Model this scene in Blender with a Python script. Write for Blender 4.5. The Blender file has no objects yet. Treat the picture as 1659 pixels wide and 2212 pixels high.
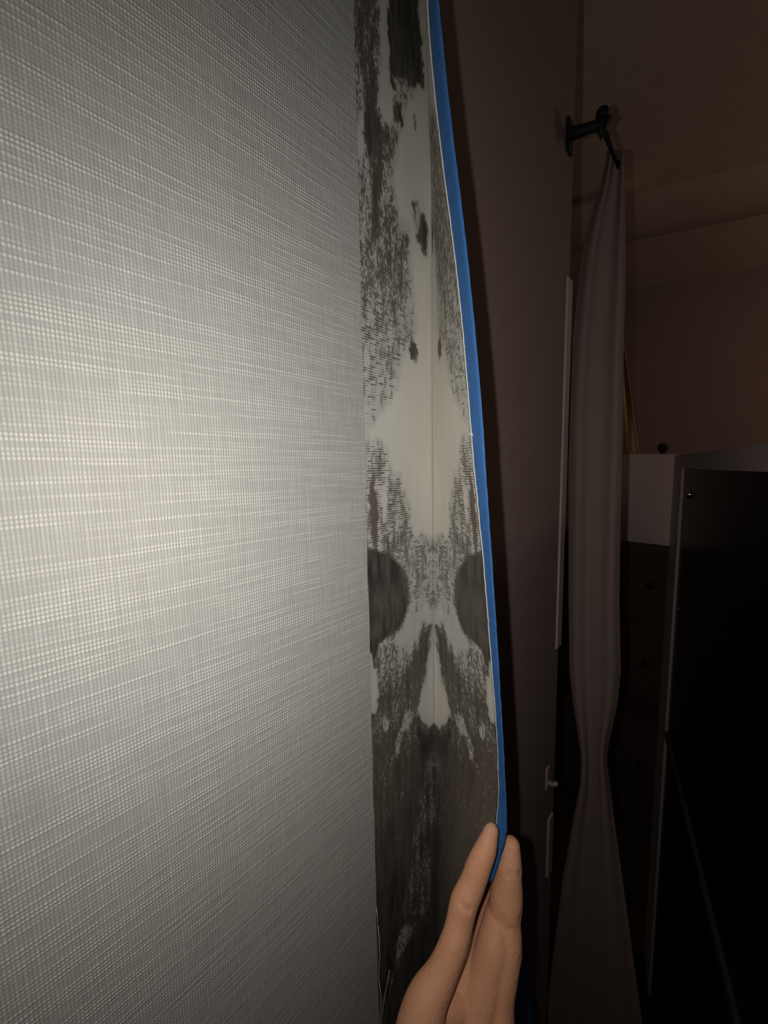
import bpy, bmesh, math, random
import numpy as np
from mathutils import Vector, Matrix

random.seed(4)
scn = bpy.context.scene
col = scn.collection

# ------------------------------------------------------------------ camera
W, H, F = 1659.0, 2212.0, 830.0
CAM = np.array([0.0, -0.18, 1.55])
def _basis():
    c = np.array([W/2, H/2])
    a = np.array([1600-c[0], -(1015-c[1]), -F])
    b = -np.array([980-c[0], -(8700-c[1]), -F])
    b /= np.linalg.norm(b); a /= np.linalg.norm(a)
    a = a - b*(a@b); a /= np.linalg.norm(a)
    return np.array([a, np.cross(b, a), b])
M = _basis()
cam_d = bpy.data.cameras.new('camera')
cam = bpy.data.objects.new('camera', cam_d); col.objects.link(cam)
cam.matrix_world = Matrix.Translation(CAM.tolist()) @ Matrix(M.tolist()).to_4x4()
cam_d.sensor_fit = 'HORIZONTAL'; cam_d.sensor_width = 36.0
cam_d.lens = 36.0*F/W
cam_d.clip_start = 0.005
scn.camera = cam

# ------------------------------------------------------------------ light
scn.view_settings.view_transform = 'Standard'
scn.view_settings.look = 'None'
scn.view_settings.gamma = 1.0
scn.view_settings.exposure = 0.0
scn.view_settings.use_curve_mapping = False
world = bpy.data.worlds.new('world'); scn.world = world
world.use_nodes = True
bg = world.node_tree.nodes['Background']
bg.inputs[0].default_value = (1.0, 0.84, 0.72, 1); bg.inputs[1].default_value = 0.010

# the phone's flash, two centimetres left of its lens
FL = Vector((-0.0126, -0.165, 1.55))
fd = bpy.data.lights.new('phone_flash', 'SPOT')
fd.energy = 2.1; fd.color = (1.0, 0.975, 0.92)
fd.spot_size = math.radians(172); fd.spot_blend = 1.0
fd.shadow_soft_size = 0.0025
fl = bpy.data.objects.new('phone_flash', fd); col.objects.link(fl)
fl.location = FL
aim = Vector((0.84, 0.54, -0.13))
fl.rotation_euler = aim.to_track_quat('-Z', 'Y').to_euler()
# added warm fill light for ceiling and back wall, right of the frame
hd = bpy.data.lights.new('warm_room_fill', 'POINT'); hd.energy = 5.0
hd.color = (1.0, 0.78, 0.60); hd.shadow_soft_size = 0.12
hl = bpy.data.objects.new('warm_room_fill', hd); col.objects.link(hl); hl.location = (1.9, -1.3, 2.2)

# ------------------------------------------------------------------ geometry of the picture
def ray(x, y): return M @ np.array([x-W/2, -(y-H/2), -F])
def proj(P):
    q = M.T @ (np.asarray(P, float) - CAM)
    return W/2 + F*q[0]/-q[2], H/2 - F*q[1]/-q[2]
def on_wall(x, y, Y=0.0):
    r = ray(x, y); return CAM + r*((Y-CAM[1])/r[1])
def on_X(x, y, X):
    r = ray(x, y); return CAM + r*((X-CAM[0])/r[0])
def dep(x, y, d): return CAM + ray(x, y)*(d/F)
def z_at(X, Y, py):
    lo, hi = -1.0, 4.0
    for _ in range(40):
        m = (lo+hi)/2
        if proj((X, Y, m))[1] > py: lo = m
        else: hi = m
    return lo

# ------------------------------------------------------------------ object helpers
def tag(o, label=None, cat=None, group=None, kind=None):
    if label: o['label'] = label
    if cat: o['category'] = cat
    if group: o['group'] = group
    if kind: o['kind'] = kind
    return o
def link(name, me, mats=(), parent=None):
    for m in mats: me.materials.append(m)
    o = bpy.data.objects.new(name, me); col.objects.link(o)
    if parent:
        o.parent = parent
        o.matrix_parent_inverse = Matrix.Translation(parent.location).inverted()
    return o
def empty(name, loc):
    o = bpy.data.objects.new(name, None); col.objects.link(o)
    o.location = loc; o.empty_display_size = .02
    return o
def from_bm(name, bm, mats, parent=None, smooth=False):
    me = bpy.data.meshes.new(name)
    bmesh.ops.recalc_face_normals(bm, faces=bm.faces)
    bm.to_mesh(me); bm.free()
    if smooth:
        for p in me.polygons: p.use_smooth = True
    return link(name, me, mats, parent)
def box(bm, a, b):
    r = bmesh.ops.create_cube(bm, size=1.0)
    a = Vector(a); b = Vector(b)
    for v in r['verts']:
        v.co = Vector(((a.x+b.x)/2 + v.co.x*(b.x-a.x), (a.y+b.y)/2 + v.co.y*(b.y-a.y), (a.z+b.z)/2 + v.co.z*(b.z-a.z)))
    return r['verts']
def bevel(bm, w, seg=2):
    bmesh.ops.bevel(bm, geom=list(bm.edges), offset=w, segments=seg, affect='EDGES', profile=.6, clamp_overlap=True)
def tube(bm, pts, rad, n=10, cap=True, flat=(1, 1)):
    pts = [Vector(p) for p in pts]; rings = []
    up = None
    for i, p in enumerate(pts):
        d = (pts[min(i+1, len(pts)-1)] - pts[max(i-1, 0)]).normalized()
        if up is None:
            up = Vector((0, 0, 1)) if abs(d.z) < .9 else Vector((0, 1, 0))
        s = d.cross(up).normalized(); up = s.cross(d).normalized()
        r = rad[i] if hasattr(rad, '__len__') else rad
        rings.append([bm.verts.new(p + (s*math.cos(2*math.pi*k/n)*flat[0] + up*math.sin(2*math.pi*k/n)*flat[1])*r) for k in range(n)])
    for a, b in zip(rings, rings[1:]):
        for k in range(n): bm.faces.new((a[k], a[(k+1) % n], b[(k+1) % n], b[k]))
    if cap:
        bm.faces.new(rings[0][::-1]); bm.faces.new(rings[-1])
def sphere(bm, c, r, u=20, v=14, scale=(1, 1, 1)):
    q = bmesh.ops.create_uvsphere(bm, u_segments=u, v_segments=v, radius=r)
    for w in q['verts']: w.co = Vector((w.co.x*scale[0], w.co.y*scale[1], w.co.z*scale[2])) + Vector(c)

# ------------------------------------------------------------------ material helpers
class Nodes:
    def __init__(s, name, rough=.8, spec=.3):
        s.m = bpy.data.materials.new(name); s.m.use_nodes = True
        s.t = s.m.node_tree; s.p = s.t.nodes['Principled BSDF']
        s.p.inputs['Roughness'].default_value = rough
        s.p.inputs['Specular IOR Level'].default_value = spec
    def n(s, t, **k):
        q = s.t.nodes.new(t)
        for a, b in k.items(): setattr(q, a, b)
        return q
    def set(s, sock, v):
        if hasattr(v, 'is_linked') or hasattr(v, 'links'): s.t.links.new(v, sock)
        else: sock.default_value = v
    def math(s, op, a, b=0.0, c=None, clamp=False):
        q = s.n('ShaderNodeMath', operation=op, use_clamp=clamp)
        s.set(q.inputs[0], a); s.set(q.inputs[1], b)
        if c is not None: s.set(q.inputs[2], c)
        return q.outputs[0]
    def ramp(s, v, a, b):
        q = s.n('ShaderNodeMapRange', interpolation_type='SMOOTHSTEP')
        s.set(q.inputs[0], v); q.inputs[1].default_value = a; q.inputs[2].default_value = b
        return q.outputs[0]
    def mix(s, f, a, b):
        q = s.n('ShaderNodeMix', data_type='RGBA')
        s.set(q.inputs[0], f); s.set(q.inputs[6], a); s.set(q.inputs[7], b)
        return q.outputs[2]
    def xyz(s, x, y, z=0.0):
        q = s.n('ShaderNodeCombineXYZ')
        s.set(q.inputs[0], x); s.set(q.inputs[1], y); s.set(q.inputs[2], z)
        return q.outputs[0]
    def noise(s, vec, scale=1.0, detail=2.0, rough=.5):
        q = s.n('ShaderNodeTexNoise')
        s.set(q.inputs['Vector'], vec); q.inputs['Scale'].default_value = scale
        q.inputs['Detail'].default_value = detail; q.inputs['Roughness'].default_value = rough
        return q.outputs[0]
    def sep(s, v):
        q = s.n('ShaderNodeSeparateXYZ'); s.set(q.inputs[0], v); return q.outputs
    def uv(s):
        return s.sep(s.n('ShaderNodeUVMap').outputs[0])
    def objco(s):
        return s.n('ShaderNodeTexCoord').outputs['Object']
    def attr(s, name):
        return s.n('ShaderNodeAttribute', attribute_name=name).outputs['Fac']
    def bump(s, h, dist, strength=1.0):
        q = s.n('ShaderNodeBump'); q.inputs['Distance'].default_value = dist
        q.inputs['Strength'].default_value = strength
        s.set(q.inputs['Height'], h); s.t.links.new(q.outputs[0], s.p.inputs['Normal'])
    def color(s, c): s.set(s.p.inputs['Base Color'], c)
def rgb(r, g, b): return (r, g, b, 1.0)
def plain(name, c, rough=.7, spec=.3, var=.12, scale=30, metal=0.0, bump=0.0):
    m = Nodes(name, rough, spec)
    f = m.noise(m.objco(), scale, 3)
    m.color(m.mix(f, rgb(*[v*(1-var) for v in c]), rgb(*[min(1, v*(1+var)) for v in c])))
    m.p.inputs['Metallic'].default_value = metal
    if bump: m.bump(m.noise(m.objco(), scale*6, 2), bump, .6)
    return m.m

def weave_material():
    m = Nodes('woven_wallpaper', .75, .25)
    u, v, _ = m.uv()
    wob = m.noise(m.xyz(m.math('MULTIPLY', u, 900.0), m.math('MULTIPLY', v, 25.0)), 1.0, 1)
    wx = m.math('ADD', m.math('DIVIDE', u, 0.00125), m.math('MULTIPLY', wob, .5))
    wp = m.math('ABSOLUTE', m.math('SINE', m.math('MULTIPLY', wx, math.pi)))
    wrow = m.math('FLOOR', wx)
    thread = m.noise(m.xyz(m.math('MULTIPLY', wrow, 5.37), m.math('MULTIPLY', v, 45.0)), 1.0, 1)
    wob2 = m.noise(m.xyz(m.math('MULTIPLY', u, 38.0), m.math('MULTIPLY', v, 60.0)), 1.0, 2)
    wy = m.math('ADD', m.math('DIVIDE', v, 0.00165), m.math('MULTIPLY', wob2, .7))
    fp = m.math('ABSOLUTE', m.math('SINE', m.math('MULTIPLY', wy, math.pi)))
    frow = m.math('FLOOR', wy)
    sl = m.noise(m.xyz(m.math('MULTIPLY', u, 24.0), m.math('MULTIPLY', frow, 3.71)), 1.0, 1)
    slub = m.ramp(sl, .40, .66)
    cross = m.math('MULTIPLY', m.math('MULTIPLY', slub, fp), m.math('MULTIPLY_ADD', wp, .8, .2))
    base = m.mix(m.math('MULTIPLY', wp, m.math('MULTIPLY_ADD', thread, .9, .1)), rgb(.345, .33, .31), rgb(.51, .50, .47))
    m.color(m.mix(m.math('MULTIPLY', cross, .75), base, rgb(.73, .71, .66)))
    h = m.math('MULTIPLY_ADD', cross, .9, m.math('MULTIPLY_ADD', wp, .35, m.math('MULTIPLY', fp, .12)))
    m.bump(h, .0006, .6)
    return m.m
WEAVE = weave_material()

def paste_material(name, warm):
    m = Nodes(name, .55, .35)
    u, v, _ = m.uv()
    cov = m.attr('coverage'); br = m.attr('brown')
    streak = m.noise(m.xyz(m.math('MULTIPLY', u, 620.0), m.math('MULTIPLY', v, 170.0)), 1.0, 3, .62)
    fine = m.noise(m.xyz(m.math('MULTIPLY', u, 1150.0), m.math('MULTIPLY', v, 420.0)), 1.0, 1)
    # print of the weave: short dashes across, cut by the warp threads
    fr = m.math('FLOOR', m.math('DIVIDE', v, 0.0016))
    dash = m.noise(m.xyz(m.math('MULTIPLY', u, 130.0), m.math('MULTIPLY', fr, 4.3)), 1.0, 1)
    fp = m.math('ABSOLUTE', m.math('SINE', m.math('MULTIPLY', v, math.pi/0.0016)))
    wc = m.math('FLOOR', m.math('DIVIDE', u, 0.0021))
    vd = m.noise(m.xyz(m.math('MULTIPLY', wc, 3.9), m.math('MULTIPLY', v, 85.0)), 1.0, 1)
    wk = m.attr('print')
    dashes = m.math('ADD', m.math('MULTIPLY', m.math('MAXIMUM', dash, vd), .75), m.math('MULTIPLY_ADD', fp, .22, -.09))
    smear = m.math('MULTIPLY_ADD', fine, .38, m.math('MULTIPLY', streak, .62))
    pat = m.n('ShaderNodeMix', data_type='FLOAT')
    m.set(pat.inputs[0], wk); m.set(pat.inputs[2], smear); m.set(pat.inputs[3], dashes)
    p = m.ramp(pat.outputs[0], .36, .64)
    thr = m.math('ADD', m.math('MULTIPLY_ADD', cov, 1.9, -.95), m.math('SUBTRACT', p, .5))
    mask = m.ramp(thr, -.26, .32)
    tone = m.noise(m.xyz(m.math('MULTIPLY', u, 90.0), m.math('MULTIPLY', v, 14.0)), 1.0, 3)
    ink = m.math('MULTIPLY_ADD', tone, .45, m.math('MULTIPLY', m.noise(m.xyz(m.math('MULTIPLY', u, 260.0), m.math('MULTIPLY', v, 45.0)), 1.0, 3, .6), .55))
    ink = m.ramp(ink, .34, .68)
    if warm:
        lt = m.mix(tone, rgb(.54, .50, .44), rgb(.70, .66, .59)); dk = m.mix(ink, rgb(.055, .050, .040), rgb(.135, .115, .094))
        bc = rgb(.15, .115, .09)
    else:
        lt = m.mix(tone, rgb(.53, .51, .465), rgb(.66, .635, .58)); dk = m.mix(ink, rgb(.030, .029, .025), rgb(.12, .108, .09))
        bc = rgb(.16, .125, .10)
    lt = m.mix(m.math('MULTIPLY', m.ramp(cov, .02, .26), .75), lt, m.mix(tone, rgb(.40, .39, .355), rgb(.55, .54, .505)))
    deep = m.ramp(cov, .55, .95)
    dark = m.mix(deep, m.mix(br, m.mix(tone, rgb(.10, .092, .076), rgb(.17, .155, .13)), bc), m.mix(m.math('MULTIPLY', br, .6), dk, bc))
    m.color(m.mix(mask, lt, dark))
    rib = m.math('MULTIPLY_ADD', fp, .6 if warm else .2, m.math('MULTIPLY', streak, .4))
    m.bump(m.math('ADD', rib, m.math('MULTIPLY', mask, -.4)), .00035 if warm else .0002, .7)
    return m.m
PASTE_WALL = paste_material('wall_with_old_paste', False)
PASTE_BACK = paste_material('paper_back_with_old_paste', True)
SHADED_PAPER = plain('shaded_wallpaper', (.27, .195, .185), .85, .15, .06, 40)  # same wallpaper; its dimness at the grazing angle is put into the colour
EDGE = plain('cut_paper_edge', (.76, .73, .64), .8)
PAINT = plain('painted_wall', (.42, .38, .34), .9)
TRIM = plain('white_trim_paint', (.42, .33, .31), .6)
CEIL = plain('ceiling_paint', (.78, .62, .50), .95)
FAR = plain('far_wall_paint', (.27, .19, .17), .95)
CARPET = plain('dark_carpet', (.035, .036, .022), .98, .05, .5, 60, bump=.01)
BLUE = plain('blue_masking_tape', (.032, .13, .36), .6, .35, .18, 120, bump=.0004)
IRON = plain('black_iron', (.012, .012, .013), .6, .2)
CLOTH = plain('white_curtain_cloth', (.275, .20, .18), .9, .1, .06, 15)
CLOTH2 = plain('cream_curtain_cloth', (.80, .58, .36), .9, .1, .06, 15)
WHITE = plain('white_cabinet_paint', (.66, .54, .52), .6, .25, .05, 8)
BLACK = plain('black_gloss_panel', (.004, .004, .005), .35, .3)
CHROME = plain('polished_stud', (.75, .78, .76), .12, .5, .02, metal=1.0)
RED = plain('reddish_wood', (.09, .022, .016), .7, .2, .3, 20)
NAIL = plain('fingernail', (.74, .42, .31), .4, .3, .05, 200)

# ------------------------------------------------------------------ paste stains, given at wall spots of the strip
XS, XC = 0.1765, 0.2515
WS = XC - XS
def smooth(t): t = np.clip(t, 0, 1); return t*t*(3-2*t)
def coverage(px, py):
    # ragged outlines: bend the map with layered waves, long up and down
    d1 = (np.sin(py*.021+px*.05)+.7*np.sin(py*.053+px*.11+1.3)+.5*np.sin(py*.117+px*.21+4.1)+.45*np.sin(py*.23+px*.43+.7))
    d2 = (np.sin(px*.09+py*.013+2.2)+.8*np.sin(px*.19+py*.031)+.6*np.sin(px*.41+py*.05+5.))
    px0 = px
    calm = np.clip((np.hypot((px-798)/100, (py-1288)/115)-.85)/.5, .17, 1)*np.clip(np.hypot((px-935)/45, (py-1480)/130), .25, 1)
    px = px + 2.6*d1*calm; py = py + 7.*d2*calm
    y = py
    xl = 765 + .0253*y; xr = 926 + .008*y
    s = (px-xl)/(xr-xl)              # 0 at the seam, 1 at the crease
    cov = np.interp(y, [0, 90, 230, 330, 480, 560, 700, 780, 870, 930, 1000, 1080, 1150, 1230, 1330, 1420, 1500, 1650, 1800, 2000, 2212],
                    [.52, .50, .50, .50, .53, .60, .56, .50, .42, .20, .34, .50, .58, .54, .36, .56, .72, .80, .84, .88, .93])
    brown = np.interp(y, [0, 300, 700, 1000, 1400, 1700, 2212], [.05, .45, .25, .2, .35, .55, .2])
    pr = np.interp(y, [0, 500, 700, 900, 1300, 1400, 2212], [0, .1, .6, .9, .8, .3, .05])
    def blob(cx, cy, rx, ry, val, soft=.6, ang=0., bval=None):
        nonlocal cov, brown
        a = math.radians(ang); dx = px-cx; dy = y-cy
        X = dx*math.cos(a)+dy*math.sin(a); Y = -dx*math.sin(a)+dy*math.cos(a)
        r = np.sqrt((X/rx)**2+(Y/ry)**2)
        k = smooth((1+soft/2-r)/soft)
        cov = cov*(1-k)+val*k
        if bval is not None: brown = brown*(1-k)+bval*k
    def poly(rows, val, soft=8., bval=None):
        nonlocal cov, brown
        R = np.array(rows, float)
        l = np.interp(y, R[:, 0], R[:, 1]); r = np.interp(y, R[:, 0], R[:, 2])
        k = smooth((px-l)/soft+.5)*smooth((r-px)/soft+.5)*smooth((y-R[0, 0])/12+.5)*smooth((R[-1, 0]-y)/12+.5)
        cov = cov*(1-k)+val*k
        if bval is not None: brown = brown*(1-k)+bval*k
    # clear wall along the crease
    poly([(-200, 905, 980), (180, 900, 980), (240, 868, 980), (300, 855, 980), (400, 852, 980), (470, 866, 980), (560, 880, 980), (640, 897, 980), (720, 894, 980), (780, 872, 980), (850, 862, 980), (920, 800, 980), (1000, 846, 980), (1080, 870, 980), (1140, 882, 980), (1170, 880, 980)], -.02, 30)
    # light strip and dark block at the top
    poly([(-400, 770, 812), (40, 770, 812), (110, 768, 812)], .72, 10, .15)
    poly([(-400, 818, 836), (60, 818, 836), (150, 824, 846), (260, 822, 850)], .06, 7)
    poly([(-400, 838, 908), (60, 836, 908), (110, 842, 911), (150, 848, 913), (182, 872, 913)], 1.0, 7, .0)
    poly([(130, 846, 850), (184, 848, 853)], .95, 5, 0)
    blob(800, 190, 16, 95, .74, .7, -8, .1)
    blob(806, 290, 20, 60, .86, .7, -4, .2)
    blob(834, 310, 22, 38, .72, .7, 0, .3)
    blob(812, 420, 12, 110, .80, .8, 0, .5)
    blob(780, 300, 9, 60, .05, .6)
    blob(858, 250, 8, 28, .92, .6, -8, .1)
    blob(896, 262, 5, 14, .55, .6)
    poly([(440, 886, 895), (480, 890, 922), (520, 900, 925), (550, 912, 924)], .80, 8, .2)
    blob(900, 480, 8, 30, .45, .8)
    blob(850, 560, 34, 90, .64, .9, 0, .1)
    blob(800, 590, 24, 60, .60, .9, 0, .3)
    blob(893, 752, 8, 28, .90, .5, -6, .0)
    blob(890, 860, 30, 80, .0, .5)
    # printed weave either side of the clear patch
    blob(812, 1000, 20, 42, .60, .8)
    blob(850, 1130, 32, 66, .64, .7, 0, .0)
    blob(856, 1060, 17, 46, .58, .8)
    blob(808, 1105, 9, 78, .93, .5, -3, 1.0)
    blob(832, 1090, 8, 30, .08, .6)
    poly([(1150, 880, 935), (1200, 885, 945), (1280, 893, 945)], .52, 20)
    # the big dark half round at the seam
    blob(798, 1288, 87, 101, .97, .14, 0, .0)
    poly([(1370, 780, 835), (1392, 780, 818), (1420, 780, 812)], .97, 6, 0)
    poly([(1320, 884, 945), (1360, 868, 945), (1395, 850, 935)], .22, 22)
    poly([(1412, 795, 806), (1460, 795, 815), (1520, 795, 818), (1545, 808, 816)], .10, 6)
    # light drop on the crease
    poly([(1335, 934, 980), (1400, 928, 980), (1450, 920, 980), (1500, 908, 980), (1525, 904, 980), (1545, 906, 980), (1556, 914, 980), (1564, 928, 980)], .0, 9)
    poly([(1345, 918, 934), (1390, 896, 930), (1460, 878, 920), (1520, 878, 903)], .80, 22, .2)
    blob(876, 1570, 12, 28, .34, .8, 25)
    blob(830, 1560, 9, 16, .42, .8)
    blob(862, 1610, 8, 22, .48, .8, 10)
    poly([(1575, 905, 932), (1640, 905, 934), (1700, 905, 935)], .90, 8, .0)
    poly([(1600, 934, 980), (1660, 920, 980), (1720, 906, 980), (1800, 900, 925), (1900, 885, 930), (1980, 870, 920)], .68, 24, .0)
    poly([(2000, 868, 892), (2060, 848, 868), (2120, 832, 846), (2212, 818, 824)], .56, 12)
    poly([(1900, 838, 872), (2040, 838, 852), (2130, 822, 838), (2400, 815, 830)], .97, 8, .0)
    mott = (np.sin(px0*.17+py*.019)+np.sin(px0*.31-py*.027+1)+np.sin(px0*.07+py*.061+2.)+np.sin(px0*.5+py*.013+.4))/4
    cov = cov + .20*mott*np.clip(4*cov*(1-cov), 0, 1)
    return np.clip(cov, -.1, 1.1), np.clip(brown, 0, 1), np.clip(pr, 0, 1)

def grid_mesh(name, P, S, Z, U, V, cov, brown, pr):
    """P: (rows, cols, 3) points"""
    R, Cn = P.shape[:2]
    verts = P.reshape(-1, 3).tolist()
    faces = []
    for i in range(R-1):
        for j in range(Cn-1):
            faces.append((i*Cn+j, i*Cn+j+1, (i+1)*Cn+j+1, (i+1)*Cn+j))
    return verts, faces

def finish(me, uvs, attrs):
    uvl = me.uv_layers.new(name='UVMap')
    li = np.zeros(len(me.loops), np.int32); me.loops.foreach_get('vertex_index', li)
    uvl.data.foreach_set('uv', np.asarray(uvs, np.float32)[li].ravel())
    for k, a in attrs.items():
        at = me.attributes.new(k, 'FLOAT', 'POINT'); at.data.foreach_set('value', np.asarray(a, np.float32))

# ------------------------------------------------------------------ wall_left: bare strip with old paste, ends at X=.56
XE = .56
ZT, ZB = 2.05, .85
NR, NC = 620, 44
zs = np.linspace(ZT, ZB, NR)
xs = np.linspace(XS-.004, XC+.004, NC)
PX = np.zeros((NR, NC)); PY = np.zeros((NR, NC))
for i, z in enumerate(zs):
    for j, x in enumerate(xs):
        PX[i, j], PY[i, j] = proj((x, 0, z))
c, b, p = coverage(PX, PY)
gx, gz = np.meshgrid(xs, zs)
P = np.stack([gx, gx*0, gz], -1)
verts, faces = grid_mesh('w', P, None, None, None, None, c, b, p)
uvs = np.stack([XC-gx.ravel(), gz.ravel()], -1).tolist()
cl, bl, pl = c.ravel().tolist(), b.ravel().tolist(), p.ravel().tolist()
nstrip = len(faces)
def quad(vs):
    k = len(verts)
    for v in vs:
        verts.append(list(v)); uvs.append([v[0], v[2]]); cl.append(0.); bl.append(0.); pl.append(0.)
    faces.append((k, k+1, k+2, k+3))
x0, x1 = float(xs[0]), float(xs[-1])
quad([(-.8, 0, 0), (x0, 0, 0), (x0, 0, 2.44), (-.8, 0, 2.44)])
quad([(x1, 0, 0), (XE, 0, 0), (XE, 0, 2.44), (x1, 0, 2.44)])
quad([(x0, 0, ZT), (x1, 0, ZT), (x1, 0, 2.44), (x0, 0, 2.44)])
quad([(x0, 0, 0), (x1, 0, 0), (x1, 0, ZB), (x0, 0, ZB)])
quad([(XE, 0, 0), (XE, .12, 0), (XE, .12, 2.44), (XE, 0, 2.44)])
quad([(XE, .12, 0), (-.8, .12, 0), (-.8, .12, 2.44), (XE, .12, 2.44)])
quad([(-.8, .12, 0), (-.8, 0, 0), (-.8, 0, 2.44), (-.8, .12, 2.44)])
me = bpy.data.meshes.new('wall_left'); me.from_pydata(verts, [], faces)
finish(me, uvs, {'coverage': cl, 'brown': bl, 'print': pl})
wl = link('wall_left', me, (PASTE_WALL, PAINT)); tag(wl, kind='structure')
for q in me.polygons[nstrip:]: q.material_index = 1

# ------------------------------------------------------------------ the rest of the shell
bm = bmesh.new(); box(bm, (-1.2, -2.2, -.05), (4.0, 2.6, 0)); tag(from_bm('floor', bm, (CARPET,)), kind='structure')
bm = bmesh.new(); box(bm, (-1.2, -2.2, 2.44), (4.0, 2.6, 2.5)); tag(from_bm('ceiling', bm, (CEIL,)), kind='structure')
bm = bmesh.new()
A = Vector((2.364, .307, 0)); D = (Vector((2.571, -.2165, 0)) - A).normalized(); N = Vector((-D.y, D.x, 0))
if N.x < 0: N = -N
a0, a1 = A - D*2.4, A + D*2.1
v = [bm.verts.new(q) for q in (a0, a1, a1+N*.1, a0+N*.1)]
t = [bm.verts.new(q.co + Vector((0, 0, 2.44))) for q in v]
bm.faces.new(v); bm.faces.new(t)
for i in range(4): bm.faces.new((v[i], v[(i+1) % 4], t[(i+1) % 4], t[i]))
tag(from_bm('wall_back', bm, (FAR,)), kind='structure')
# shallow beam strip across the ceiling
bm = bmesh.new()
q0 = Vector((1.728, .194, 0)); q1 = Vector((1.874, -.191, 0)); dd = (q1-q0).normalized(); nn = Vector((-dd.y, dd.x, 0))
secs = []
for e in (-2.0, 2.0):
    row = []
    for k in range(13):
        a = math.pi*k/12; q = q0 + dd*e + nn*.16*math.cos(a)
        row.append(bm.verts.new((q.x, q.y, 2.4405 - .022*math.sin(a)**2)))
    secs.append(row)
for k in range(12): bm.faces.new((secs[0][k], secs[0][k+1], secs[1][k+1], secs[1][k]))
tag(from_bm('trim_3', bm, (CEIL,), None, True), kind='structure')
# door casing at the end of the papered wall, broken off below
bm = bmesh.new(); box(bm, (.547, -.0035, z_at(.55, 0, 1400)), (.565, .0, z_at(.55, 0, 600))); bevel(bm, .001)
tag(from_bm('trim_1', bm, (TRIM,)), kind='structure')
bm = bmesh.new(); box(bm, (.535, -.004, z_at(.53, 0, 1900)), (.553, .0, z_at(.53, 0, 1775))); bevel(bm, .001)
tag(from_bm('trim_2', bm, (TRIM,)), kind='structure')

# ------------------------------------------------------------------ left wallpaper panel, still stuck down
PT = .0007
def paper_slab(name, xa, xb, parent, z0=.0, z1=2.44, wavy=False, front=None):
    n = 260
    verts = []; faces = []; uvs = []
    zz = np.linspace(z0, z1, n)
    for z in zz:
        w = 0.0
        if wavy: w = .00025*math.sin(z*41)+.0002*math.sin(z*117+1)
        for (x, y) in ((xa, 0.0), (xa, -PT), (xb+w, -PT), (xb+w, 0.0)):
            verts.append((x, y - .00002, z)); uvs.append((x, z))
    for i in range(n-1):
        k = i*4
        for j in range(3):
            faces.append((k+j, k+j+1, k+j+5, k+j+4))
    faces.append((0, 1, 2, 3)); k = (n-1)*4; faces.append((k+3, k+2, k+1, k))
    me = bpy.data.meshes.new(name); me.from_pydata(verts, [], faces)
    finish(me, uvs, {})
    o = link(name, me, (front or WEAVE, EDGE), parent)
    for i, q in enumerate(me.polygons):
        if i < 3*(n-1) and i % 3 != 1: q.material_index = 1
    return o
wp = empty('wallpaper', (-.2, 0, 0))
tag(wp, 'pale grey woven wallpaper sheet still stuck flat, filling the left half', 'wallpaper')
paper_slab('glued_sheet', -.78, XS, wp, wavy=True)
bm = bmesh.new()
for pts in ([(817, 2000), (821, 2060), (818, 2110), (824, 2160), (819, 2240)], [(842, 2095), (836, 2125), (829, 2165), (824, 2195), (820, 2240)],
            [(819, 2120), (823, 2150), (821, 2185)], [(813, 1960), (816, 1985), (815, 2015)]):
    tube(bm, [on_wall(x, y, -.0022-.0012*math.sin(i*1.7)).tolist() for i, (x, y) in enumerate(pts)], .00022, 5)
th = from_bm('loose_thread', bm, (EDGE,), wp, True); tag(th, 'pale frayed threads at the seam')

# ------------------------------------------------------------------ second wallpaper strip: glued part and peeled flap
ey = [0, 100, 200, 300, 450, 600, 750, 900, 1050, 1150, 1280, 1400, 1520, 1620, 1700, 1790, 1830, 1861, 1951, 2042, 2120, 2212]
ex = [917, 925, 935, 945, 966, 985, 1000, 1012, 1024, 1036, 1047, 1056, 1066, 1073, 1075, 1073, 1064, 1050, 1012, 985, 972, 965]
ty = [0, 100, 300, 450, 600, 750, 900, 1050, 1200, 1400, 1600, 1700, 1780, 1840, 1900]
tx = [936, 945, 969, 990, 1010, 1026, 1040, 1050, 1061, 1075, 1086, 1092, 1093, 1090, 1076]
def solve_theta(z):
    best = None
    for k in range(0, 480):
        thd = 62 + k*.25; t_ = math.radians(thd)
        q = proj((XC + WS*math.cos(t_), -WS*math.sin(t_), z))
        e = abs(q[0] - np.interp(q[1], ey, ex))
        if best is None or e < best[0]: best = (e, thd)
    return best[1]
zk = np.linspace(1.815, 1.135, 60)
thk = np.array([solve_theta(z) for z in zk])
thk = np.convolve(np.pad(thk, 2, mode='edge'), np.ones(5)/5, mode='valid')
ZF1, ZF0 = 2.02, .95
FR, FC = 620, 48
fz = np.linspace(ZF1, ZF0, FR)
fth = np.radians(np.interp(-fz, -zk, thk))
fs = np.linspace(0, WS, FC)
P = np.zeros((FR, FC, 3)); E_ = np.zeros((FR, 3))
rag = np.array([.00010*math.sin(z*190)+.00008*math.sin(z*471+2)+.00012*random.uniform(-1, 1) for z in fz])
for i in range(FR):
    for j in range(FC):
        s_ = fs[j] + (rag[i] if j == FC-1 else 0)
        # slight curl: flat near the crease, bowed in the middle
        bow = .0016*math.sin(math.pi*fs[j]/WS)*math.sin(fz[i]*9+.7)
        c_, n_ = math.cos(fth[i]), math.sin(fth[i])
        P[i, j] = (XC + s_*c_ + bow*n_, -s_*n_ + bow*c_ - PT, fz[i])
    E_[i] = P[i, -1]
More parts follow.
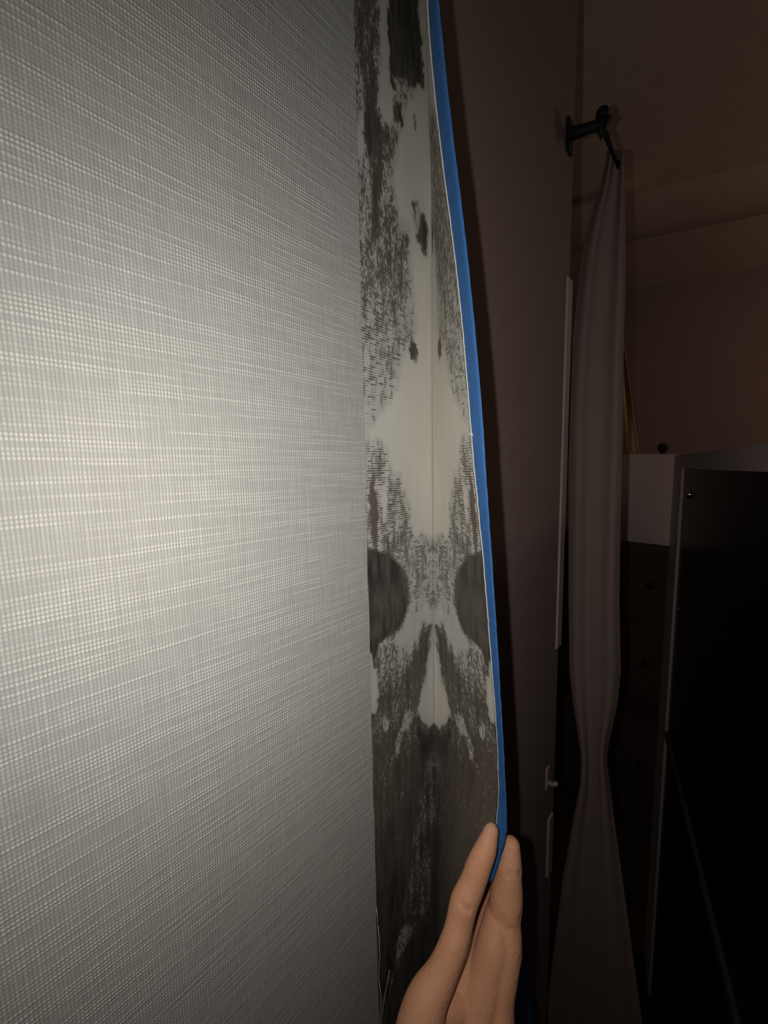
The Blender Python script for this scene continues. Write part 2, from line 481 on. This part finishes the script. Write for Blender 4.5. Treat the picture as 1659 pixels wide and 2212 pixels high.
# stains are the mirror print of the wall
PXm = np.zeros((FR, FC)); PYm = np.zeros((FR, FC))
for i in range(FR):
    for j in range(FC): PXm[i, j], PYm[i, j] = proj((XC - fs[j], 0, fz[i]))
c, b, p = coverage(PXm, PYm)
yy = PYm; sm = np.broadcast_to(fs/WS, (FR, FC))
low = smooth((yy-1560)/180)
c = c*(1-low*.5) + .86*low*.5
up_ = smooth((700-yy)/250)*smooth((sm-.15)/.2)
c = c*(1-.8*up_) + (.62)*.8*up_
b = np.clip(b + .35*low + .5*up_, 0, 1)
top_ = smooth((330-yy)/80)
c = c*(1-top_)+.12*top_
p = p*(1-low*.7)
s2 = empty('wallpaper_strip', (XC, 0, 0))
tag(s2, 'grey wallpaper strip peeled back from the seam, paste smears on its back', 'wallpaper strip')
TH = .0006
nrm = np.stack([np.sin(fth), np.cos(fth), fth*0], -1)   # toward the glued side (front of the paper)
verts = []; uvs = []
for i in range(FR):
    for j in range(FC):
        verts.append(P[i, j].tolist()); uvs.append((fs[j], fz[i]))
off = len(verts)
for i in range(FR):
    for j in range(FC):
        verts.append((P[i, j] + nrm[i]*TH).tolist()); uvs.append((fs[j]+.3, fz[i]))
faces = []; mi = []
for i in range(FR-1):
    for j in range(FC-1):
        a = i*FC+j; faces.append((a, a+1, a+FC+1, a+FC)); mi.append(0)
        faces.append((off+a, off+a+FC, off+a+FC+1, off+a+1)); mi.append(1)
    for j in (FC-1,):
        a = i*FC+j; faces.append((a, a+FC, off+a+FC, off+a)); mi.append(2)
me = bpy.data.meshes.new('peeled_flap'); me.from_pydata(verts, [], faces)
cc = np.concatenate([c.ravel()]*2); bb = np.concatenate([b.ravel()]*2); pp = np.concatenate([p.ravel()]*2)
finish(me, uvs, {'coverage': cc, 'brown': bb, 'print': pp})
fo = link('peeled_flap', me, (PASTE_BACK, WEAVE, EDGE), s2)
me.polygons.foreach_set('material_index', mi)
me.polygons.foreach_set('use_smooth', [True]*len(mi))
tag(fo, 'peeled flap with mirrored dark paste stains')
paper_slab('glued_section', XC+.004, .5595, s2, front=SHADED_PAPER)
# pale cut fibres along the flap's edge and one long loose thread
bm = bmesh.new()
pts = [(P[i, -1] + np.array([-.0001, -.0002, 0])).tolist() for i in range(0, FR, 2)]
tube(bm, pts, [.00012 + .00016*random.random() for _ in pts], 5)
for i in range(30, FR-130, 3):
    q = Vector(P[i, -1].tolist()); L = random.uniform(.0006, .0018)
    d = Vector((random.uniform(.2, .9), random.uniform(-.8, -.1), random.uniform(-.6, .6))).normalized()
    if random.random() < .45: tube(bm, [q, q+d*L*.6, q+d*L+Vector((0, 0, random.uniform(-.0004, .0004)))], .00012, 4)
e_ = from_bm('cut_edge', bm, (EDGE,), s2, True); tag(e_, 'pale frayed cut edge of the flap')
k = int(np.argmin([abs(proj(P[i, -1])[1]-935) for i in range(FR)]))
q = Vector(P[k, -1].tolist()); dz = .26/830
r_ = Vector((M[0][0], M[1][0], M[2][0]))
u_ = Vector((M[0][1], M[1][1], M[2][1]))
bm = bmesh.new()
tube(bm, [q - r_*dz*3 - u_*dz*1, q + r_*dz*2 + u_*dz*0, q + r_*dz*6 - u_*dz*8, q + r_*dz*7.5 - u_*dz*18, q + r_*dz*9 - u_*dz*27], [.0005, .0004, .0003, .00025, .0002], 6)
tt = from_bm('loose_thread', bm, (EDGE,), s2, True); tag(tt, 'single curled white thread on the flap edge')

# ------------------------------------------------------------------ blue tape along the flap's edge
tv = []; tuv = []; tf = []
ze = [0, 330, 660, 1160, 1400, 1660, 2300]; le = [.020, .018, .0145, .0115, .0088, .0074, .007]
phis = []
for i in range(FR):
    E0 = P[i, -1]; py = proj(E0)[1]; L = np.interp(py, ze, le); tgt = np.interp(py, ty, tx)
    th_d = math.degrees(fth[i]); best = None
    for kk in range(0, 90):
        ph = math.radians(th_d + 12 - kk)
        q = proj((E0[0]+L*math.cos(ph), E0[1]-L*math.sin(ph), E0[2]))
        e = abs(q[0]-tgt)
        if best is None or e < best[0] - .3: best = (e, ph)
    phis.append(best[1])
phis = np.convolve(np.pad(np.array(phis), 8, mode='edge'), np.ones(17)/17, mode='valid')
rows = [i for i in range(FR) if -260 < proj(P[i, -1])[1] < 1900]
NT = 7
for i in rows:
    E0 = P[i, -1]; py = proj(E0)[1]; L = np.interp(py, ze, le)
    f_ = P[i, -8] + nrm[i]*(TH+.00025); g_ = E0 + nrm[i]*(TH+.00025)
    o_ = np.array([E0[0]+L*math.cos(phis[i]), E0[1]-L*math.sin(phis[i]), E0[2]]) + nrm[i]*TH
    jit = .00004*math.sin(i*.9)
    chain = [f_, (f_+g_)/2, g_, g_*.66+o_*.34, g_*.33+o_*.67, o_*(1+0) + (o_-g_)/L*jit]
    for n_i, v_ in enumerate(chain): tv.append(v_.tolist())
nc = 6
for a in range(len(rows)-1):
    for j in range(nc-1): tf.append((a*nc+j, a*nc+j+1, (a+1)*nc+j+1, (a+1)*nc+j))
me = bpy.data.meshes.new('tape_band'); me.from_pydata(tv, [], tf)
for q in me.polygons: q.use_smooth = True
tape = empty('masking_tape', E_[FR//3].tolist())
tag(tape, 'blue masking tape running along the free edge of the peeled wallpaper strip', 'tape')
tb = link('tape_band', me, (BLUE,), tape)
sd = tb.modifiers.new('thickness', 'SOLIDIFY'); sd.thickness = .00018; sd.offset = 0
# its loose lower end hangs behind the hand
bm = bmesh.new()
left = [(1092, 1960, .320), (1108, 2040, .315), (1118, 2120, .312), (1126, 2212, .31), (1134, 2330, .31)]
right = [(1100, 1955, .325), (1126, 2030, .32), (1144, 2120, .318), (1160, 2212, .315), (1176, 2330, .315)]
L_ = [bm.verts.new(on_wall(a[0], a[1], -.042).tolist()) for a in left]; R_ = [bm.verts.new(on_wall(a[0], a[1], -.040).tolist()) for a in right]
for i in range(4): bm.faces.new((L_[i], R_[i], R_[i+1], L_[i+1]))
te = from_bm('loose_end', bm, (BLUE,), tape, True)
sd = te.modifiers.new('thickness', 'SOLIDIFY'); sd.thickness = .0002
tag(te, 'dark blue loose tape end behind the hand')

# ------------------------------------------------------------------ the hand
def skin_material():
    m = Nodes('skin', .55, .35)
    co = m.objco()
    f = m.noise(co, 60, 3); g = m.noise(co, 900, 2)
    base = m.mix(f, rgb(.70, .33, .185), rgb(.82, .42, .245))
    m.color(m.mix(m.ramp(g, .35, .75), base, rgb(.77, .36, .21)))
    m.p.inputs['Subsurface Weight'].default_value = .04
    m.p.inputs['Subsurface Radius'].default_value = (.006, .002, .001)
    m.p.inputs['Subsurface Scale'].default_value = .5
    m.bump(m.math('ADD', m.noise(co, 700, 2), m.math('MULTIPLY', m.noise(co, 160, 2), 1.5)), .0006, .5)
    return m.m
SKIN = skin_material()
def cones(bm, chain, n=24):
    pts = [Vector(dep(x, y, d).tolist()) for x, y, d, r in chain]; rr = [c[3]*.001 for c in chain]
    # resample with a Catmull-Rom spline
    out = []; ro = []
    m_ = len(pts)
    for i in range(m_-1):
        p0, p1, p2, p3 = pts[max(i-1, 0)], pts[i], pts[i+1], pts[min(i+2, m_-1)]
        for s in range(6):
            t = s/6
            out.append(.5*((2*p1)+(p2-p0)*t+(2*p0-5*p1+4*p2-p3)*t*t+(3*p1-p0-3*p2+p3)*t**3))
            q0, q1, q2, q3 = rr[max(i-1, 0)], rr[i], rr[i+1], rr[min(i+2, m_-1)]
            ro.append(.5*((2*q1)+(q2-q0)*t+(2*q0-5*q1+4*q2-q3)*t*t+(3*q1-q0-3*q2+q3)*t**3))
    out.append(pts[-1]); ro.append(rr[-1])
    tube(bm, out, ro, n)
    sphere(bm, out[0], ro[0]*1.0, 20, 14); sphere(bm, out[-1], ro[-1], 20, 14)
bm = bmesh.new()
thumb = [(1062, 1794, .256, 4.6), (1050, 1832, .254, 6.9), (1035, 1868, .252, 7.8), (1020, 1910, .250, 8.1), (1002, 1951, .247, 8.7), (992, 1995, .244, 8.4), (980, 2040, .240, 8.7), (954, 2102, .236, 9.4), (920, 2170, .232, 12.5), (905, 2260, .228, 16), (905, 2380, .225, 20)]
index = [(1104, 1827, .270, 6.2), (1100, 1865, .268, 8.6), (1098, 1888, .267, 9.0), (1095, 1925, .266, 10.6), (1092, 1958, .264, 10.9), (1090, 1984, .263, 10.6), (1090, 2042, .257, 11.2), (1080, 2102, .252, 11.3), (1070, 2162, .248, 11.9), (1058, 2260, .242, 17)]
middle = [(1092, 1915, .300, 7.0), (1086, 1925, .287, 8.0), (1068, 1968, .275, 9.6), (1048, 2045, .263, 10.6), (1024, 2105, .256, 11.7), (988, 2170, .250, 13.5), (985, 2260, .243, 17)]
ring = [(1050, 2135, .325, 7.2), (1082, 2070, .318, 8), (1078, 2080, .296, 8.8), (1045, 2180, .277, 10), (1000, 2280, .262, 15)]
little = [(1045, 2240, .335, 6.2), (1072, 2200, .328, 7), (1070, 2205, .308, 7.8), (1040, 2270, .290, 9), (1000, 2340, .270, 14)]
for ch in (thumb, index, middle, ring, little): cones(bm, ch)
for a in ([(905, 2380, .225, 20), (930, 2560, .222, 24), (950, 2800, .220, 25)], [(1058, 2260, .242, 17), (1030, 2400, .235, 21), (990, 2560, .23, 25), (960, 2800, .223, 26), (960, 3300, .22, 30)],
          [(985, 2260, .243, 17), (985, 2400, .238, 21), (970, 2560, .232, 25)], [(1000, 2280, .262, 15), (985, 2400, .25, 20), (970, 2560, .238, 25)], [(1000, 2340, .27, 14), (985, 2440, .255, 19), (970, 2600, .238, 24)],
          [(930, 2250, .233, 15), (985, 2260, .243, 16)], [(950, 2190, .240, 8), (1000, 2170, .246, 9.0)],
          [(1078, 1960, .268, 8), (1068, 2030, .257, 10.5), (1052, 2102, .252, 12), (1030, 2175, .247, 14), (1015, 2260, .242, 17)]):
    cones(bm, a)
# thin web between index and middle so they read as one hand
bmesh.ops.recalc_face_normals(bm, faces=bm.faces)
me = bpy.data.meshes.new('hand_raw'); bm.to_mesh(me); bm.free()
raw = bpy.data.objects.new('hand_raw', me); col.objects.link(raw)
rm = raw.modifiers.new('r', 'REMESH'); rm.mode = 'VOXEL'; rm.voxel_size = .0009
sm_ = raw.modifiers.new('s', 'SMOOTH'); sm_.factor = .5; sm_.iterations = 7
dg = bpy.context.evaluated_depsgraph_get()
hm = bpy.data.meshes.new_from_object(raw.evaluated_get(dg))
bpy.data.objects.remove(raw)
for q in hm.polygons: q.use_smooth = True
# knuckle creases pressed in across the digits
def crease(pa, pb, width, depth):
    A_, B_ = Vector(dep(*pa).tolist()), Vector(dep(*pb).tolist())
    dv = B_-A_
    for v in hm.vertices:
        t = max(0, min(1, (v.co-A_).dot(dv)/dv.length_squared)); d = (v.co-(A_+dv*t)).length
        if d < width: v.co -= v.normal*depth*(1-d/width)**2
for (a, b_) in (((1075, 1890, .258), (1130, 1882, .262)), ((1078, 1897, .258), (1130, 1889, .262)), ((1070, 1984, .254), (1130, 1978, .257)), ((1072, 1992, .254), (1130, 1987, .257)),
                ((972, 1938, .242), (1015, 1962, .240)), ((975, 1947, .241), (1012, 1969, .239)), ((1095, 2080, .247), (1125, 2068, .25))):
    crease(a, b_, .0028, .0009)
hand = link('person', hm, (SKIN,))
tag(hand, 'bare hand of a person pinching the blue taped flap edge between thumb and forefinger', 'person')
# thumbnail on the left of the thumb tip
bm = bmesh.new()
ctr = Vector(dep(1050, 1803, .2545).tolist())
axis = (Vector(dep(1064, 1776, .252).tolist()) - Vector(dep(1044, 1825, .252).tolist())).normalized()
view = (Vector(CAM.tolist()) - ctr).normalized()
nout = (view*.50 - r_*.87); nout = (nout - axis*nout.dot(axis)).normalized(); side = axis.cross(nout)
g = []
for i in range(9):
    row = []
    for j in range(9):
        a = (i/8-.5)*2; b_ = (j/8-.5)*2
        wdt = .0041*math.sqrt(max(.05, 1-.55*max(0, a)**2*1.0 - .35*max(0, -a)**2))
        row.append(bm.verts.new(ctr + axis*a*.0060 + side*b_*wdt + nout*(.0010*(1-b_*b_)*1.3 - .0006*a*a)))
    g.append(row)
for i in range(8):
    for j in range(8): bm.faces.new((g[i][j], g[i][j+1], g[i+1][j+1], g[i+1][j]))
nl = from_bm('fingernail', bm, (NAIL,), None, True); nl.parent = hand
sd = nl.modifiers.new('thickness', 'SOLIDIFY'); sd.thickness = .0006; sd.offset = -1
tag(nl, 'pink thumbnail')

# ------------------------------------------------------------------ iron bracket on the end of the wall
bp = on_wall(1226, 292)
br = empty('curtain_bracket', (bp[0], 0, bp[2]))
tag(br, 'black iron curtain bracket with ball finial high on the wall end', 'bracket')
X0 = float(bp[0])
zt, zb = z_at(X0, -.003, 258), z_at(X0, -.003, 330)
bm = bmesh.new(); box(bm, (X0-.008, -.0045, zb), (X0+.008, 0, zt)); bevel(bm, .0015)
from_bm('wall_plate', bm, (IRON,), br)
e = on_X(1299, 268, X0+.004); s_ = on_X(1232, 290, X0)
bm = bmesh.new()
tube(bm, [(X0, -.002, s_[2]), (X0+.001, e[1]*.4, s_[2]*.6+e[2]*.4), (X0+.003, e[1]*.8, s_[2]*.2+e[2]*.8), e.tolist()], [.0075, .0062, .0055, .0055], 14)
from_bm('arm', bm, (IRON,), br, True)
fb = on_X(1301, 246, X0+.004); fs_ = on_X(1299, 302, X0+.004)
bm = bmesh.new(); sphere(bm, fb, .0072); tube(bm, [fb.tolist(), ((fb+e)/2).tolist(), e.tolist()], [.0045, .0042, .006], 12)
from_bm('finial', bm, (IRON,), br, True)
bm = bmesh.new()
e2 = e + np.array([0, -.003, .004])
tube(bm, [e2.tolist(), (e*.7+fs_*.3).tolist(), fs_.tolist()], [.0085, .0058, .0006], 12)
from_bm('spike', bm, (IRON,), br, True)

bm = bmesh.new()
tube(bm, [e.tolist(), (e[0]+.098, e[1], e[2])], .0028, 12)
from_bm('rod', bm, (IRON,), br, True)

# ------------------------------------------------------------------ curtains in the opening past the wall
def curtain(name, X, rows, mat, folds, amp, slope=0.0, phase=0.0):
    """rows: (pixel y, left px, right px); the cloth hangs across the opening, pleated along X"""
    R = np.array(rows, float); ys = np.linspace(R[0, 0], R[-1, 0], 110)
    n = 70; verts = []; faces = []
    for y in ys:
        l = np.interp(y, R[:, 0], R[:, 1]); r = np.interp(y, R[:, 0], R[:, 2])
        for j in range(n):
            t = j/(n-1)
            x = l + (r-l)*t
            Xj = X + slope*t + amp*math.cos(t*folds*2*math.pi + phase + .0012*y)*(.6+.4*math.sin(t*7+1))
            q = on_X(x, y, Xj); verts.append(q.tolist())
    for i in range(len(ys)-1):
        for j in range(n-1): faces.append((i*n+j, i*n+j+1, (i+1)*n+j+1, (i+1)*n+j))
    me = bpy.data.meshes.new(name); me.from_pydata(verts, [], faces)
    for q in me.polygons: q.use_smooth = True
    o = link(name, me, (mat,))
    sd = o.modifiers.new('thickness', 'SOLIDIFY'); sd.thickness = .0012; sd.offset = 0
    return o
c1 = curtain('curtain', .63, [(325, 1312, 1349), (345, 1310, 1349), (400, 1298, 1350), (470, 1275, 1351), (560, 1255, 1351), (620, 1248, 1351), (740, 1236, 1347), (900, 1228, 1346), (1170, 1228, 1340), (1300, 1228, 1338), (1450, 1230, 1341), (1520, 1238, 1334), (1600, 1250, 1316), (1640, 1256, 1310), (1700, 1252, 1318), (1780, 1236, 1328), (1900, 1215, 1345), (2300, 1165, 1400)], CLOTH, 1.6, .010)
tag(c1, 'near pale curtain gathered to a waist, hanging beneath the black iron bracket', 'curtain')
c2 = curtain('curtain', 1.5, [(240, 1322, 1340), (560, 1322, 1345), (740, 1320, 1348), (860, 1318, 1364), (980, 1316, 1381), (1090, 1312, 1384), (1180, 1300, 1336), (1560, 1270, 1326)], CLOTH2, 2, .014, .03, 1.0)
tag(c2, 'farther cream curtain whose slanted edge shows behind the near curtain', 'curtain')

# ------------------------------------------------------------------ white cabinet with a black gloss door on the right
CB = np.array([1.215, -.072]); cd = -np.array([.973, .231]); cd /= np.linalg.norm(cd); cn = np.array([cd[1], -cd[0]])
if cn[1] > 0: cn = -cn               # away from the papered wall
def cpt(t, o, z): q = CB + cd*t + cn*o; return (q[0], q[1], z)
def cbox(bm, t0, t1, o0, o1, z0, z1):
    vs = [bm.verts.new(cpt(t, o, z)) for z in (z0, z1) for (t, o) in ((t0, o0), (t1, o0), (t1, o1), (t0, o1))]
    for f in ((0, 1, 2, 3), (4, 5, 6, 7), (0, 1, 5, 4), (1, 2, 6, 5), (2, 3, 7, 6), (3, 0, 4, 7)): bm.faces.new([vs[i] for i in f])
cab = empty('cabinet', cpt(.4, .2, 0))
tag(cab, 'tall white cabinet with a black gloss door and bright studs, at the right edge', 'cabinet')
LC = .74
bm = bmesh.new()
cbox(bm, -.125, LC, .018, .42, .0, 1.574)
from_bm('carcass', bm, (WHITE,), cab)
bm = bmesh.new(); cbox(bm, -.125, -.004, .0, .018, .0, 1.574); bevel(bm, .002)
from_bm('stile', bm, (WHITE,), cab)
bm = bmesh.new(); cbox(bm, -.004, LC, .0, .018, 1.538, 1.574); bevel(bm, .002)
from_bm('top_rail', bm, (WHITE,), cab)
bm = bmesh.new(); cbox(bm, -.004, LC, .0, .018, .815, .835); bevel(bm, .002)
from_bm('bottom_rail', bm, (plain('dark_rail', (.10, .095, .07), .7),), cab)
dr = None
bm = bmesh.new(); cbox(bm, -.002, LC, .006, .0178, .836, 1.537)
dr = from_bm('door', bm, (BLACK,), cab)
bm = bmesh.new(); cbox(bm, -.002, LC, .006, .0178, .0, .814)
from_bm('lower_door', bm, (BLACK,), cab)
def stud(px, py, r):
    rr = ray(px, py); # hit the door plane
    nrm2 = np.array([cn[0], cn[1], 0]); p0 = np.array(cpt(0, .006, 0))
    q = CAM + rr*(((p0-CAM)@nrm2)/(rr@nrm2))
    bm = bmesh.new(); sphere(bm, q, r, 16, 12)
    k = from_bm('stud', bm, (CHROME,), cab, True); k.parent = dr; k.matrix_parent_inverse = Matrix.Identity(4)
for px, py, r in ((1489, 1068, .011), (1466, 1315, .0045), (1443, 1547, .0045)): stud(px, py, r)
# side board reaching left from the cabinet's far end
bm = bmesh.new()
dpt = 1.12
pl_ = [dep(1338, 981, dpt), dep(1470, 981, dpt-.03), dep(1470, 1182, dpt-.03), dep(1338, 1167, dpt)]
bk = Vector((.10, .02, 0))
f1 = [bm.verts.new(q.tolist()) for q in pl_]; f2 = [bm.verts.new(Vector(q.tolist())+bk) for q in pl_]
bm.faces.new(f1); bm.faces.new(f2)
for i in range(4): bm.faces.new((f1[i], f1[(i+1) % 4], f2[(i+1) % 4], f2[i]))
from_bm('end_board', bm, (WHITE,), cab)

# dark ball ornament standing on the end board
ob = dep(1432, 967, dpt+.03); zb_ = dep(1432, 981, dpt+.03)[2]
bm = bmesh.new(); sphere(bm, ob, .0145)
tube(bm, [(ob[0], ob[1], zb_-.001), (ob[0], ob[1], zb_+.004), (ob[0], ob[1], ob[2])], [.010, .006, .006], 14)
orn = from_bm('ball_ornament', bm, (plain('dark_brown_knob', (.025, .018, .013), .6),), None, True)
tag(orn, 'small dark ball ornament standing on the white board of the cabinet', 'ornament')

# dark block added far behind to keep the gap under the board dim
ch = empty('shade_block', (1.95, .12, 0))
tag(ch, 'added dark block dimming the gap below the white board, with a faint reddish strip', 'shade_block')
bm = bmesh.new(); box(bm, (1.84, -.30, 0), (2.16, .42, 1.26)); bevel(bm, .006); from_bm('carcass', bm, (plain('shade_brown', (.12, .085, .065), .8),), ch)
bm = bmesh.new(); box(bm, (1.825, -.29, .50), (1.842, .41, .57)); bevel(bm, .004); q = from_bm('rail', bm, (RED,), ch); tag(q, 'reddish wooden rail')
for z0, z1 in ((.10, .48), (.59, .90), (.92, 1.22)):
    bm = bmesh.new(); box(bm, (1.828, -.27, z0), (1.842, .39, z1)); bevel(bm, .004); dw = from_bm('drawer', bm, (bpy.data.materials['shade_brown'],), ch)
    bm = bmesh.new(); sphere(bm, (1.816, .06, (z0+z1)/2), .014, 14, 10); kb = from_bm('knob', bm, (IRON,), ch, True); kb.parent = dw; kb.matrix_parent_inverse = Matrix.Identity(4)

# small white tieback hook low on the wall end
hp = on_wall(1180, 1690)
hk = empty('tieback_hook', (hp[0], 0, hp[2]))
tag(hk, 'small white tieback hook low on the dark end of the wall', 'hook')
bm = bmesh.new(); box(bm, (hp[0]-.006, -.003, z_at(hp[0], 0, 1700)), (hp[0]+.006, 0, z_at(hp[0], 0, 1655))); bevel(bm, .0012)
from_bm('base_plate', bm, (TRIM,), hk)
bm = bmesh.new(); q = on_X(1190, 1692, hp[0])
tube(bm, [(hp[0], -.002, q[2]), (hp[0], -.009, q[2]), (hp[0], -.013, q[2]+.002), (hp[0], -.014, q[2]+.006)], [.0035, .003, .003, .0028], 10)
from_bm('hook_arm', bm, (TRIM,), hk, True)
